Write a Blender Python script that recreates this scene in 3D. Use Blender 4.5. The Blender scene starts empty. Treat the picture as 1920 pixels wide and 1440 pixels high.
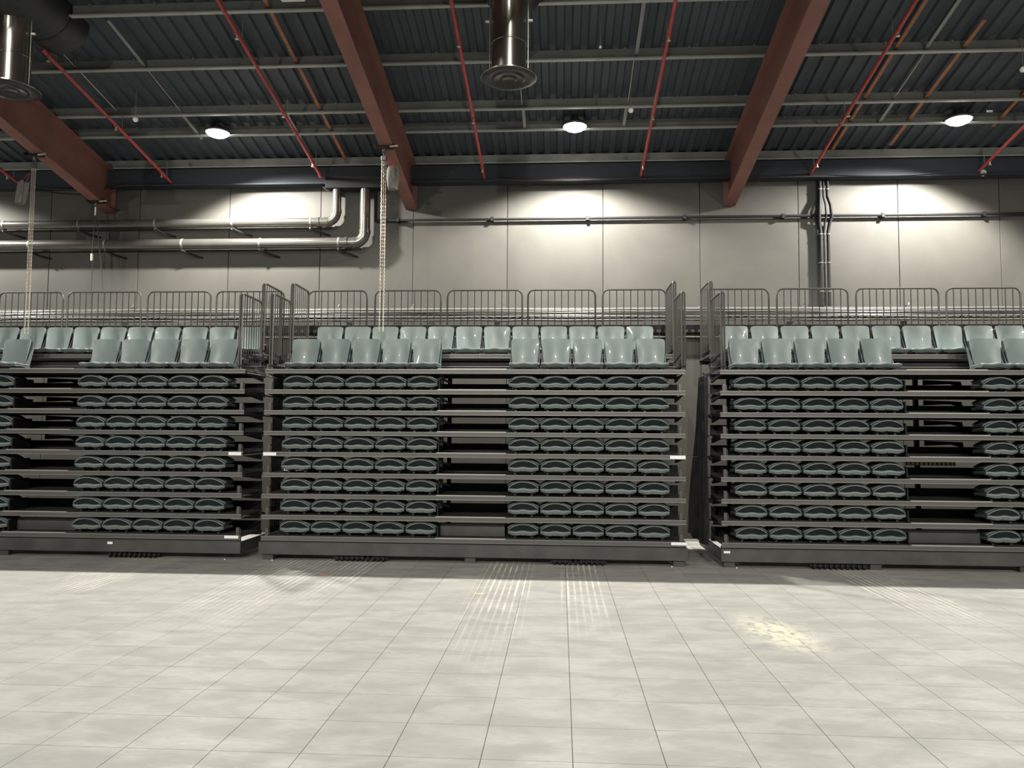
import bpy, math, random
from mathutils import Vector, Matrix
random.seed(7)
C = bpy.context.scene.collection
S = bpy.context.scene
PI = math.pi

# ------------------------------------------------------------ camera
H = 2.116
def cam_axes(yaw, pitch, roll):
    r = Vector((math.cos(yaw), -math.sin(yaw), 0))
    f = Vector((math.sin(yaw)*math.cos(pitch), math.cos(yaw)*math.cos(pitch), math.sin(pitch)))
    u = r.cross(f)
    return r*math.cos(roll)-u*math.sin(roll), u*math.cos(roll)+r*math.sin(roll), f
R_, U_, F_ = cam_axes(-0.062, 0.064, -0.00674)
cd = bpy.data.cameras.new('camera'); cd.sensor_fit = 'HORIZONTAL'; cd.sensor_width = 36.0
cd.lens = 1470/1920*36; cd.clip_end = 200
cam = bpy.data.objects.new('camera', cd); C.objects.link(cam)
cam.matrix_world = Matrix(((R_.x, U_.x, -F_.x, 0), (R_.y, U_.y, -F_.y, 0), (R_.z, U_.z, -F_.z, H), (0, 0, 0, 1)))
S.camera = cam

# ------------------------------------------------------------ world and exposure
w = bpy.data.worlds.new('world'); S.world = w; w.use_nodes = True
w.node_tree.nodes['Background'].inputs[0].default_value = (0.6, 0.65, 0.7, 1)
w.node_tree.nodes['Background'].inputs[1].default_value = 0.02
vs = S.view_settings; vs.view_transform = 'Standard'; vs.look = 'None'; vs.gamma = 1.0; vs.exposure = 0.0
vs.use_curve_mapping = False
SPOT_WALL = 2700.0      # lamps of the row nearest the back wall
SPOT_HALL = 4300.0      # lamps of the rows behind the camera
LAMP_COL = (1.0, 0.965, 0.89)

# ------------------------------------------------------------ materials
def mat(name, col, rough=0.6, metal=0.0, noise=0.0, nscale=4.0, emit=0.0, spec=0.5, bump=0.0, bscale=60, coat=0.0):
    m = bpy.data.materials.new(name); m.use_nodes = True
    nt = m.node_tree; b = nt.nodes['Principled BSDF']
    b.inputs['Base Color'].default_value = (*col, 1)
    b.inputs['Roughness'].default_value = rough; b.inputs['Metallic'].default_value = metal
    b.inputs['Specular IOR Level'].default_value = spec; b.inputs['Coat Weight'].default_value = coat
    if noise > 0 or bump > 0:
        geo = nt.nodes.new('ShaderNodeNewGeometry')
    if noise > 0:
        n = nt.nodes.new('ShaderNodeTexNoise'); n.inputs['Scale'].default_value = nscale; n.inputs['Detail'].default_value = 5
        nt.links.new(geo.outputs['Position'], n.inputs['Vector'])
        r = nt.nodes.new('ShaderNodeValToRGB')
        r.color_ramp.elements[0].position = 0.3; r.color_ramp.elements[1].position = 0.7
        r.color_ramp.elements[0].color = (*[c*(1-noise) for c in col], 1)
        r.color_ramp.elements[1].color = (*[min(1, c*(1+noise)) for c in col], 1)
        nt.links.new(n.outputs['Fac'], r.inputs[0]); nt.links.new(r.outputs[0], b.inputs['Base Color'])
    if bump > 0:
        n2 = nt.nodes.new('ShaderNodeTexNoise'); n2.inputs['Scale'].default_value = bscale
        nt.links.new(geo.outputs['Position'], n2.inputs['Vector'])
        bp = nt.nodes.new('ShaderNodeBump'); bp.inputs['Strength'].default_value = bump; bp.inputs['Distance'].default_value = 0.01
        nt.links.new(n2.outputs['Fac'], bp.inputs['Height']); nt.links.new(bp.outputs[0], b.inputs['Normal'])
    if emit > 0:
        b.inputs['Emission Color'].default_value = (*col, 1); b.inputs['Emission Strength'].default_value = emit
    return m

M = {}
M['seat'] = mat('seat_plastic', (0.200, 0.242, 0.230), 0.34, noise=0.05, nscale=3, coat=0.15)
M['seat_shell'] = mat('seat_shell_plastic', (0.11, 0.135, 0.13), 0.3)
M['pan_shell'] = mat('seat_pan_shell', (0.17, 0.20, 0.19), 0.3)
M['cavity_shade'] = mat('dark_cavity_shade', (0.012, 0.016, 0.018), 0.8, spec=0.2)  # near-black colour holding the shade inside the folded seats
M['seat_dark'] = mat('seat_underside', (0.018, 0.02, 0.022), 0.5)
M['fascia'] = mat('deck_aluminium', (0.098, 0.098, 0.090), 0.42, 0.2, noise=0.10, nscale=1.5)
M['fascia_trim'] = mat('deck_trim_aluminium', (0.21, 0.21, 0.195), 0.34, 0.3)
M['nosing'] = mat('nosing_aluminium', (0.48, 0.465, 0.42), 0.35, 0.4)
M['black'] = mat('black_steel', (0.012, 0.012, 0.014), 0.6, 0.0, spec=0.3, noise=0.2, nscale=2)
M['deck'] = mat('deck_board', (0.05, 0.045, 0.042), 0.7, noise=0.2, nscale=6)
M['base'] = mat('base_beam_steel', (0.058, 0.058, 0.055), 0.45, 0.1, noise=0.25, nscale=3)
M['rail'] = mat('rail_steel', (0.09, 0.085, 0.078), 0.32, 0.4)
M['label'] = mat('white_label', (0.85, 0.87, 0.88), 0.5)
M['red_steel'] = mat('red_oxide_steel', (0.22, 0.095, 0.076), 0.55, noise=0.15, nscale=1.5)
M['purlin'] = mat('galvanised_steel', (0.24, 0.25, 0.235), 0.5, 0.1, noise=0.15, nscale=2.5)
M['roof'] = mat('roof_sheet', (0.052, 0.061, 0.075), 0.6, noise=0.12, nscale=1.0)
M['roof_dark'] = mat('dark_eaves_steel', (0.040, 0.045, 0.054), 0.8, spec=0.2)
M['flange'] = mat('galvanised_floor_lit', (0.36, 0.37, 0.345), 0.5, 0.1, noise=0.12, nscale=2.5)  # purlin steel made paler: light from the floor put into the colour
M['sprinkler'] = mat('red_pipe_paint', (0.42, 0.06, 0.055), 0.45, noise=0.15, nscale=8)
M['rust'] = mat('orange_brown_primer', (0.32, 0.13, 0.06), 0.6, noise=0.25, nscale=6)
M['duct'] = mat('dark_spiral_duct', (0.055, 0.055, 0.055), 0.28, 0.75, noise=0.1, nscale=2)
M['duct_mat'] = mat('spiral_duct_matt', (0.035, 0.037, 0.04), 0.45, 0.3)
M['steel_duct'] = mat('polished_dark_steel', (0.34, 0.33, 0.29), 0.22, 0.95)
M['pipe'] = mat('black_gloss_pipe', (0.17, 0.165, 0.15), 0.24, 0.7, noise=0.1, nscale=3)
M['chain'] = mat('chain_steel', (0.62, 0.58, 0.48), 0.35, 0.6)
M['bag'] = mat('grey_canvas', (0.16, 0.155, 0.14), 0.85, noise=0.25, nscale=18)
M['curtain'] = mat('black_curtain', (0.018, 0.019, 0.02), 0.8, noise=0.3, nscale=6)
M['cable'] = mat('black_cable', (0.03, 0.03, 0.03), 0.4)
M['cable_grey'] = mat('grey_cable', (0.13, 0.125, 0.12), 0.6)
M['tray'] = mat('tray_galvanised', (0.24, 0.23, 0.21), 0.45, 0.3, noise=0.1)
M['white'] = mat('white_enamel', (0.75, 0.75, 0.72), 0.4)
M['yellow'] = mat('yellow_tape_and_slot_light', (0.90, 0.74, 0.34), 0.6)  # real tape on the floor, painted slot light inside the banks
M['orange'] = mat('orange_tape', (0.75, 0.20, 0.10), 0.6)
M['redtag'] = mat('red_plastic', (0.5, 0.03, 0.06), 0.4)
M['dullred'] = mat('dull_red_cable', (0.10, 0.035, 0.04), 0.7, spec=0.2)
M['hall'] = mat('charcoal_wall_paint', (0.10, 0.098, 0.09), 0.8)
M['grout'] = mat('dark_grout', (0.12, 0.115, 0.10), 0.9)
M['lens'] = mat('lamp_lens', (1.0, 0.97, 0.86), 0.3, emit=26.0)
M['lamp_body'] = mat('lamp_housing', (0.12, 0.12, 0.12), 0.4, 0.5)
M['led_white'] = mat('small_white_diffuser', (0.95, 0.95, 0.92), 0.4)

def wall_mat():
    m = bpy.data.materials.new('grey_wall_panel'); m.use_nodes = True
    nt = m.node_tree; b = nt.nodes['Principled BSDF']; b.inputs['Roughness'].default_value = 0.6
    b.inputs['Specular IOR Level'].default_value = 0.3
    geo = nt.nodes.new('ShaderNodeNewGeometry'); oi = nt.nodes.new('ShaderNodeObjectInfo')
    n = nt.nodes.new('ShaderNodeTexNoise'); n.inputs['Scale'].default_value = 0.9; n.inputs['Detail'].default_value = 6
    n.inputs['Roughness'].default_value = 0.6; n.inputs['Distortion'].default_value = 0.6
    nt.links.new(geo.outputs['Position'], n.inputs['Vector'])
    r = nt.nodes.new('ShaderNodeValToRGB')
    r.color_ramp.elements[0].position = 0.3; r.color_ramp.elements[0].color = (0.072, 0.069, 0.061, 1)
    r.color_ramp.elements[1].position = 0.72; r.color_ramp.elements[1].color = (0.090, 0.087, 0.077, 1)
    nt.links.new(n.outputs['Fac'], r.inputs[0])
    mu = nt.nodes.new('ShaderNodeMath'); mu.operation = 'MULTIPLY_ADD'; mu.inputs[1].default_value = 0.14; mu.inputs[2].default_value = 0.93
    nt.links.new(oi.outputs['Random'], mu.inputs[0])
    mx = nt.nodes.new('ShaderNodeVectorMath'); mx.operation = 'SCALE'
    nt.links.new(r.outputs[0], mx.inputs[0]); nt.links.new(mu.outputs[0], mx.inputs['Scale'])
    nt.links.new(mx.outputs[0], b.inputs['Base Color'])
    return m
M['wall'] = wall_mat()

def tile_mat():
    m = bpy.data.materials.new('grey_floor_tile'); m.use_nodes = True
    nt = m.node_tree; L = nt.links.new; N = nt.nodes.new
    b = nt.nodes['Principled BSDF']
    geo = N('ShaderNodeNewGeometry'); oi = N('ShaderNodeObjectInfo')
    sep = N('ShaderNodeSeparateXYZ'); L(geo.outputs['Position'], sep.inputs[0])
    def math_(op, a, bb=None, c=None):
        n = N('ShaderNodeMath'); n.operation = op
        for i, v in enumerate((a, bb, c)):
            if v is None: continue
            if isinstance(v, (int, float)): n.inputs[i].default_value = v
            else: L(v, n.inputs[i])
        return n.outputs[0]
    def noise(scale, detail=4, vec=None, dist=0.0):
        n = N('ShaderNodeTexNoise'); n.inputs['Scale'].default_value = scale; n.inputs['Detail'].default_value = detail
        n.inputs['Distortion'].default_value = dist
        L(vec or geo.outputs['Position'], n.inputs['Vector']); return n.outputs['Fac']
    def ramp(f, p0, p1, v0=0.0, v1=1.0):
        n = N('ShaderNodeMapRange'); n.interpolation_type = 'SMOOTHSTEP'; n.clamp = True
        L(f, n.inputs[0]); n.inputs[1].default_value = p0; n.inputs[2].default_value = p1
        n.inputs[3].default_value = v0; n.inputs[4].default_value = v1; return n.outputs[0]
    def mapping(scale):
        n = N('ShaderNodeMapping'); n.inputs['Scale'].default_value = scale; L(geo.outputs['Position'], n.inputs['Vector']); return n.outputs[0]
    def mix(f, a, bcol):
        n = N('ShaderNodeMix'); n.data_type = 'RGBA'
        if isinstance(f, float): n.inputs[0].default_value = f
        else: L(f, n.inputs[0])
        if isinstance(a, tuple): n.inputs[6].default_value = a
        else: L(a, n.inputs[6])
        n.inputs[7].default_value = bcol; return n.outputs[2]
    cloud = ramp(noise(2.2, 7, mapping((0.8, 1.5, 1)), 0.5), 0.32, 0.68)
    col = mix(cloud, (0.280, 0.277, 0.258, 1), (0.385, 0.381, 0.355, 1))
    fine = ramp(noise(14, 5, mapping((0.7, 2.0, 1))), 0.35, 0.7)
    col = mix(math_('MULTIPLY', fine, 0.35), col, (0.245, 0.242, 0.228, 1))
    rnd = ramp(oi.outputs['Random'], 0, 1, 0.0, 0.22)
    col = mix(rnd, col, (0.245, 0.242, 0.228, 1))
    # dusty wheel tracks left by the rolling banks: stripes along Y in front of each roller set
    st = ramp(math_('SINE', math_('MULTIPLY', sep.outputs['X'], 2*PI/0.088)), 0.25, 0.95)
    brk = ramp(noise(1.0, 5, mapping((3.0, 0.9, 1))), 0.42, 0.66)
    brk2 = ramp(noise(5.0, 4, mapping((4.0, 0.8, 1))), 0.30, 0.7)
    tot = None
    for x0, x1, yf in ((-7.2, -6.25, 9.2), (-4.65, -3.60, 9.3), (-3.5, -2.95, 10.8), (-1.2, -0.42, 8.2), (0.02, 0.60, 9.6), (4.2, 5.05, 9.8)):
        wdt = math_('MULTIPLY', ramp(sep.outputs['X'], x0-0.03, x0+0.03), ramp(sep.outputs['X'], x1-0.03, x1+0.03, 1.0, 0.0))
        fade = ramp(sep.outputs['Y'], yf-1.8, 12.4)
        v = math_('MULTIPLY', wdt, fade)
        tot = v if tot is None else math_('MAXIMUM', tot, v)
    tot = math_('MULTIPLY', tot, math_('MULTIPLY', math_('MULTIPLY', st, math_('MULTIPLY_ADD', brk2, 0.6, 0.4)), math_('MULTIPLY_ADD', brk, 0.75, 0.35)))
    col = mix(tot, col, (0.72, 0.70, 0.60, 1))
    # pale powder spill
    dx = math_('SUBTRACT', sep.outputs['X'], 2.35); dy = math_('SUBTRACT', sep.outputs['Y'], 8.75)
    # rotate so the smear runs from upper left to lower right
    a = math_('ADD', math_('MULTIPLY', dx, 0.92), math_('MULTIPLY', dy, 0.02))
    e = math_('SQRT', math_('ADD', math_('POWER', math_('DIVIDE', math_('ADD', a, math_('MULTIPLY', dy, 0.12)), 0.42), 2), math_('POWER', math_('DIVIDE', dy, 1.0), 2)))
    spill = math_('MULTIPLY', ramp(e, 0.15, 1.15, 1.0, 0.0), ramp(noise(7, 6, mapping((1.2, 1.0, 1)), 1.0), 0.36, 0.58))
    col = mix(math_('MULTIPLY', spill, 0.7), col, (0.70, 0.67, 0.50, 1))
    # thin scratches
    sc = ramp(noise(2.0, 3, mapping((0.6, 0.8, 1)), 3.5), 0.498, 0.502)
    sc2 = ramp(noise(2.0, 3, mapping((0.6, 0.8, 1)), 3.5), 0.502, 0.506, 1.0, 0.0)
    scr = math_('MULTIPLY', math_('MULTIPLY', sc, sc2), ramp(noise(0.5, 2), 0.55, 0.65))
    col = mix(math_('MULTIPLY', scr, 0.35), col, (0.6, 0.58, 0.5, 1))
    L(col, b.inputs['Base Color'])
    L(ramp(cloud, 0, 1, 0.58, 0.50), b.inputs['Roughness'])
    b.inputs['Specular IOR Level'].default_value = 0.35
    return m
M['tile'] = tile_mat()

# ------------------------------------------------------------ mesh helpers
class MB:
    def __init__(s): s.v = []; s.f = []
    def add(s, vs_, fs):
        o = len(s.v); s.v += [tuple(p) for p in vs_]; s.f += [tuple(i+o for i in f) for f in fs]; return s
    def box(s, x0, x1, y0, y1, z0, z1, b=0.0):
        if b <= 0:
            vs_ = [(x, y, z) for z in (z0, z1) for y in (y0, y1) for x in (x0, x1)]
            return s.add(vs_, [(0, 2, 3, 1), (4, 5, 7, 6), (0, 1, 5, 4), (2, 6, 7, 3), (0, 4, 6, 2), (1, 3, 7, 5)])
        # bevelled along all vertical outline and top/bottom
        prof = [(x0+b, y0), (x1-b, y0), (x1, y0+b), (x1, y1-b), (x1-b, y1), (x0+b, y1), (x0, y1-b), (x0, y0+b)]
        ins = [(x0+2*b, y0+b), (x1-2*b, y0+b), (x1-b, y0+2*b), (x1-b, y1-2*b), (x1-2*b, y1-b), (x0+2*b, y1-b), (x0+b, y1-2*b), (x0+b, y0+2*b)]
        rings = [[(x, y, z0) for x, y in ins], [(x, y, z0+b) for x, y in prof], [(x, y, z1-b) for x, y in prof], [(x, y, z1) for x, y in ins]]
        vs_ = [p for r in rings for p in r]; fs = []
        for k in range(3):
            for i in range(8):
                j = (i+1) % 8; fs.append((k*8+i, k*8+j, k*8+8+j, k*8+8+i))
        fs.append(tuple(reversed(range(8)))); fs.append(tuple(range(24, 32)))
        return s.add(vs_, fs)
    def tube(s, pts, r, n=8, caps=True, r2=None):
        pts = [Vector(p) for p in pts]; rings = []
        for i, p in enumerate(pts):
            if i == 0: d = (pts[1]-p).normalized()
            elif i == len(pts)-1: d = (p-pts[i-1]).normalized()
            else: d = ((pts[i+1]-p).normalized()+(p-pts[i-1]).normalized()).normalized()
            if i == 0:
                a = Vector((0, 0, 1)) if abs(d.z) < 0.9 else Vector((1, 0, 0))
                e1 = d.cross(a).normalized()
            else:
                e1 = (e1-d*e1.dot(d)).normalized()
            e2 = d.cross(e1)
            rr = r if r2 is None else r+(r2-r)*i/(len(pts)-1)
            rings.append([p+e1*rr*math.cos(2*PI*k/n)+e2*rr*math.sin(2*PI*k/n) for k in range(n)])
        vs_ = [p for rg in rings for p in rg]; fs = []
        for k in range(len(pts)-1):
            for i in range(n):
                j = (i+1) % n; fs.append((k*n+i, k*n+j, k*n+n+j, k*n+n+i))
        if caps:
            fs.append(tuple(reversed(range(n)))); fs.append(tuple(range(len(vs_)-n, len(vs_))))
        return s.add(vs_, fs)
    def lathe(s, prof, cx=0, cy=0, n=24, axis='z'):
        vs_ = []; fs = []
        for r, z in prof:
            for k in range(n):
                a = 2*PI*k/n
                p = (r*math.cos(a), r*math.sin(a), z)
                if axis == 'y': p = (p[0], p[2], p[1])
                if axis == 'x': p = (p[2], p[0], p[1])
                vs_.append((p[0]+cx, p[1]+cy, p[2]))
        for k in range(len(prof)-1):
            for i in range(n):
                j = (i+1) % n; fs.append((k*n+i, k*n+j, k*n+n+j, k*n+n+i))
        fs.append(tuple(reversed(range(n)))); fs.append(tuple(range(len(vs_)-n, len(vs_))))
        return s.add(vs_, fs)
    def shell(s, fn, nu, nv, t):
        """closed sheet: fn(u,v) with u,v in -1..1 / 0..1, thickness vector from t(u,v)"""
        P = [[Vector(fn(-1+2*i/nu, j/nv)) for i in range(nu+1)] for j in range(nv+1)]
        T = [[Vector(t(-1+2*i/nu, j/nv)) for i in range(nu+1)] for j in range(nv+1)]
        vs_ = [P[j][i] for j in range(nv+1) for i in range(nu+1)] + [P[j][i]+T[j][i] for j in range(nv+1) for i in range(nu+1)]
        K = (nu+1)*(nv+1); fs = []; ix = lambda i, j: j*(nu+1)+i
        for j in range(nv):
            for i in range(nu):
                a, b_, c, d = ix(i, j), ix(i+1, j), ix(i+1, j+1), ix(i, j+1)
                fs.append((a, b_, c, d)); fs.append((K+d, K+c, K+b_, K+a))
        for i in range(nu):
            fs.append((ix(i+1, 0), ix(i, 0), K+ix(i, 0), K+ix(i+1, 0)))
            fs.append((ix(i, nv), ix(i+1, nv), K+ix(i+1, nv), K+ix(i, nv)))
        for j in range(nv):
            fs.append((ix(0, j), ix(0, j+1), K+ix(0, j+1), K+ix(0, j)))
            fs.append((ix(nu, j+1), ix(nu, j), K+ix(nu, j), K+ix(nu, j+1)))
        return s.add(vs_, fs)
    def prism(s, poly, x0, x1, axis='x'):
        n = len(poly)
        if axis == 'x': vs_ = [(x0, a, b) for a, b in poly]+[(x1, a, b) for a, b in poly]
        elif axis == 'y': vs_ = [(a, x0, b) for a, b in poly]+[(a, x1, b) for a, b in poly]
        else: vs_ = [(a, b, x0) for a, b in poly]+[(a, b, x1) for a, b in poly]
        fs = [tuple(range(n)), tuple(reversed(range(n, 2*n)))]
        for i in range(n):
            j = (i+1) % n; fs.append((j, i, n+i, n+j))
        return s.add(vs_, fs)
    def mesh(s, name, m, smooth=False):
        me = bpy.data.meshes.new(name); me.from_pydata(s.v, [], s.f); me.materials.append(m)
        if smooth:
            me.polygons.foreach_set('use_smooth', [True]*len(me.polygons))
            try: me.set_sharp_from_angle(angle=math.radians(40 if smooth is True else smooth))
            except Exception: pass
        me.validate(); me.update()
        return me
    def obj(s, name, m, parent=None, smooth=False):
        return link(name, s.mesh(name, m, smooth), parent)

def link(name, me, parent=None, loc=None):
    o = bpy.data.objects.new(name, me); C.objects.link(o)
    if parent is not None: o.parent = parent
    if loc is not None: o.location = loc
    return o
def tag(o, label=None, cat=None, group=None, kind=None):
    if label: o['label'] = label
    if cat: o['category'] = cat
    if group: o['group'] = group
    if kind: o['kind'] = kind
    return o
def thing(name, loc, label, cat, group=None):
    o = bpy.data.objects.new(name, None); o.empty_display_size = 0.1; C.objects.link(o); o.location = loc
    return tag(o, label, cat, group)
def ordn(k): return ['first', 'second', 'third', 'fourth', 'fifth', 'sixth', 'seventh', 'eighth', 'ninth', 'tenth', 'eleventh', 'twelfth'][k]
def arc(c, r, a0, a1, n, plane='xz', const=0.0):
    out = []
    for k in range(n+1):
        a = a0+(a1-a0)*k/n
        p, q = c[0]+r*math.cos(a), c[1]+r*math.sin(a)
        out.append((p, const, q) if plane == 'xz' else (const, p, q))
    return out

# ------------------------------------------------------------ setting: floor
YW = 16.5; TAN = 0.187
XL, XR, YB = -21.0, 21.0, -14.0
floor = MB().box(XL, XR, YB, YW+0.3, -0.15, -0.006).obj('floor', M['grout']); tag(floor, kind='structure')
TX0, TY0, TS, G = -2.314, 5.236, 0.6, 0.0045
tme = MB()
b = 0.0015; h = (TS-G)/2
def tile_geo(mb, cx, cy):
    r0 = [(cx-h, cy-h, -0.006), (cx+h, cy-h, -0.006), (cx+h, cy+h, -0.006), (cx-h, cy+h, -0.006)]
    r1 = [(x, y, -b) for x, y, _ in r0]
    r2 = [(cx+(x-cx)*(1-b/h), cy+(y-cy)*(1-b/h), 0.0) for x, y, _ in r0]
    fs = []
    for k in (0, 4):
        for i in range(4):
            j = (i+1) % 4; fs.append((k+i, k+j, k+4+j, k+4+i))
    fs.append((8, 9, 10, 11)); mb.add(r0+r1+r2, fs)
tile_geo(tme, 0, 0); tile_me = tme.mesh('floor_tile', M['tile'])
def to_px(p):
    v = Vector(p)-Vector((0, 0, H)); c = v.dot(F_)
    if c < 0.5: return None
    return 960+1470*v.dot(R_)/c, 720-1470*v.dot(U_)/c
cells = []
for i in range(-31, 39):
    for j in range(-28, 20):
        cx, cy = TX0+TS*(i+0.5), TY0+TS*(j+0.5)
        if cx-h < XL or cx+h > XR or cy-h < YB or cy+h > YW: continue
        vis = False
        if 4.2 < cy < 13.0:
            for dx in (-h, 0, h):
                for dy in (-h, 0, h):
                    q = to_px((cx+dx, cy+dy, 0))
                    if q and -5 < q[0] < 1925 and q[1] < 1445: vis = True
        cells.append((not vis, cy, abs(cx), cx, cy))
cells.sort()
rest = MB()
for k, (nv, _, _, cx, cy) in enumerate(cells):
    if k < 300 and not nv: link('floor_tile', tile_me, floor, (cx, cy, 0))
    else: tile_geo(rest, cx, cy)
tag(rest.obj('floor_tiles', M['tile'], floor), kind='stuff')

# ------------------------------------------------------------ setting: walls, ceiling
def roof_z(y): return 8.06+TAN*(YW-y)
wall_back = MB().box(XL, XR, YW+0.06, YW+0.3, 0, 8.2).obj('wall_back', M['grout']); tag(wall_back, kind='structure')
pw = 2.035
pme = MB().box(-pw/2+0.006, pw/2-0.006, -0.03, 0.03, 0, 8.0, 0.004).mesh('wall_panel', M['wall'])
for k in range(-9, 10):
    xc = 0.889-pw/2+pw*k
    if xc-pw/2 < XL-1 or xc+pw/2 > XR+1: continue
    link('wall_panel', pme, wall_back, (xc, YW+0.031, 0))
for nm, x0, x1 in (('wall_left', XL-0.2, XL), ('wall_right', XR, XR+0.2)):
    tag(MB().prism([(YB, 0), (YW+0.3, 0), (YW+0.3, roof_z(YW+0.3)+0.1), (YB, roof_z(YB)+0.1)], x0, x1).obj(nm, M['hall']), kind='structure')
tag(MB().box(XL-0.2, XR+0.2, YB-0.2, YB, 0, roof_z(YB)+0.1).obj('wall_front', M['hall']), kind='structure')
# profiled roof sheet: trapezoid ribs running down the slope
mb = MB(); x = XL; top = []
while x < XR:
    for dx, dz in ((0, 0.045), (0.11, 0.045), (0.135, 0.0), (0.245, 0.0)):
        top.append((x+dx, dz))
    x += 0.27
vs_ = []
for yy in (YB, YW+0.3):
    vs_ += [(px, yy, roof_z(yy)+dz) for px, dz in top]
n = len(top)
mb.add(vs_, [(i, i+1, n+i+1, n+i) for i in range(n-1)])
vs_ = []
for yy in (YB, YW+0.3):
    for px in (XL-0.2, XR+0.2): vs_ += [(px, yy, roof_z(yy)+0.06), (px, yy, roof_z(yy)+0.12)]
mb.add(vs_, [(0, 2, 6, 4), (1, 5, 7, 3), (0, 1, 3, 2), (4, 6, 7, 5), (0, 4, 5, 1), (2, 3, 7, 6)])
tag(mb.obj('ceiling', M['roof']), kind='structure')
# dark eaves beam closing the top of the back wall
mb = MB().box(XL, XR, 16.30, YW, 7.46, 7.84).box(XL, XR, 16.24, 16.32, 7.46, 7.49)
tag(mb.obj('trim_1', M['roof_dark']), kind='structure')

# ------------------------------------------------------------ roof beams
beamX = [(-9.95, 'at the far left of the hall, with the pale chain hung from it'),
         (-3.22, 'left of the round ceiling diffuser, above the pipe elbows'),
         (3.53, 'right of the middle lamp, with nothing hung from it')]
def flange_z(y): return 6.93+TAN*(YW-y)
for bx, txt in beamX:
    t = thing('roof_beam', (bx, YW, 6.93), 'red-brown steel roof beam '+txt, 'beam', 'red-brown roof beams')
    y0 = -5.0
    def sl(xa, xb, za, zb, ya=y0, yb=YW-0.02):
        m_ = MB(); vs_ = []
        for yy in (ya, yb):
            zz = TAN*(YW-yy)
            vs_ += [(xa, yy-YW, zz+za), (xb, yy-YW, zz+za), (xb, yy-YW, zz+zb), (xa, yy-YW, zz+zb)]
        return m_.add(vs_, [(0, 1, 2, 3), (7, 6, 5, 4), (0, 4, 5, 1), (1, 5, 6, 2), (2, 6, 7, 3), (3, 7, 4, 0)])
    sl(-0.125, 0.125, 0.0, 0.022).obj('bottom_flange', M['red_steel'], t)
    sl(-0.008, 0.008, 0.022, 0.89).obj('web', M['red_steel'], t)
    sl(-0.125, 0.125, 0.89, 0.912).obj('top_flange', M['red_steel'], t)
    for yy in (16.47,):
        zz = TAN*(YW-yy)
        MB().box(-0.12, 0.12, yy-YW-0.006, yy-YW+0.006, zz+0.02, zz+0.89).obj('stiffener', M['red_steel'], t)

# ------------------------------------------------------------ purlins
PY = [16.38, 15.16, 14.45, 13.08, 11.74]
ptxt = ['nearest the back wall', 'second from the back wall, level with the lamps', 'third from the back wall', 'fourth from the back wall, at the diffuser', 'at the top edge of the view, nearest the camera']
def pz(y): return 7.85+TAN*(YW-y)
for y, tx in zip(PY, ptxt):
    t = thing('purlin', (0, y, pz(y)), 'long grey galvanised roof purlin '+tx, 'purlin', 'grey roof purlins')
    MB().box(XL+0.3, XR-0.3, -0.004, 0.004, 0.0, 0.205).obj('web', M['purlin'], t)
    mb = MB().box(XL+0.3, XR-0.3, -0.075, -0.004, 0.0, 0.006).box(XL+0.3, XR-0.3, -0.075, -0.070, 0.006, 0.024)
    mb.obj('flange', M['flange'], t)
    if y < 16:
        for k in range(-16, 17):
            if k % 2 == 0: MB().box(k*0.54-0.02, k*0.54+0.02, -0.03, -0.004, 0.17, 0.215).obj('cleat', M['purlin'], t)

# sag bars and tie wires between the purlins
def slope_pt(x, y, zoff): return (x, y, pz(y)+zoff)
def bar(name, x, ya, yb, zoff, r, m, label, cat, group, flat=False, x2=None):
    x2 = x if x2 is None else x2
    a = slope_pt(x, ya, zoff); b_ = slope_pt(x2, yb, zoff)
    mb = MB()
    if flat:
        vs_ = []
        for p in (a, b_):
            for dx, dz in ((-r, 0), (r, 0), (r, 0.008), (r*0.2, 0.008), (r*0.2, 0.05), (-r*0.2, 0.05), (-r*0.2, 0.008), (-r, 0.008)): vs_.append((p[0]+dx, p[1], p[2]+dz))
        n_ = 8; fs = [tuple(range(n_)), tuple(reversed(range(n_, 2*n_)))]
        for i in range(n_):
            j = (i+1) % n_; fs.append((j, i, n_+i, n_+j))
        mb.add(vs_, fs)
    else: mb.tube([a, b_], r, 6)
    return tag(mb.obj(name, m), label, cat, group)
G1 = 'grey bars between the purlins'
bar('sag_bar', -7.35, 13.12, 11.9, 0.06, 0.03, M['purlin'], 'short grey roof bar right of the left spiral duct end', 'bar', G1, True)
bar('sag_bar', -5.35, 13.12, 11.76, 0.06, 0.03, M['purlin'], 'short grey roof bar just left of the upper end of the second red pipe', 'bar', G1, True)
bar('sag_bar', 1.27, 13.12, 11.76, 0.06, 0.03, M['purlin'], 'short grey roof bar above the white ball sensor, right of the middle lamp', 'bar', G1, True)
bar('sag_bar', -0.72, 15.2, 14.5, 0.03, 0.028, M['purlin'], 'short grey roof bar left of the middle lamp, below the diffuser', 'bar', G1, True)
bar('sag_bar', 1.22, 15.2, 14.5, 0.03, 0.028, M['purlin'], 'short grey roof bar right of the middle lamp, under the ball sensor', 'bar', G1, True)
bar('sag_bar', -7.35, 15.3, 14.5, 0.03, 0.028, M['purlin'], 'short grey roof bar left of the left lamp', 'bar', G1, True)
bar('sag_bar', -5.30, 15.3, 14.5, 0.03, 0.028, M['purlin'], 'short grey roof bar right of the left lamp, beside the red pipe', 'bar', G1, True)
bar('sag_bar', 6.05, 13.12, 11.8, 0.06, 0.03, M['purlin'], 'short grey roof bar right of the long rusty bar near the top edge', 'bar', G1, True)
bar('sag_bar', 6.1, 15.2, 14.5, 0.03, 0.028, M['purlin'], 'short grey roof bar between the right beam and the right lamp', 'bar', G1, True)
G2 = 'tie wires between the purlins'
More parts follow.
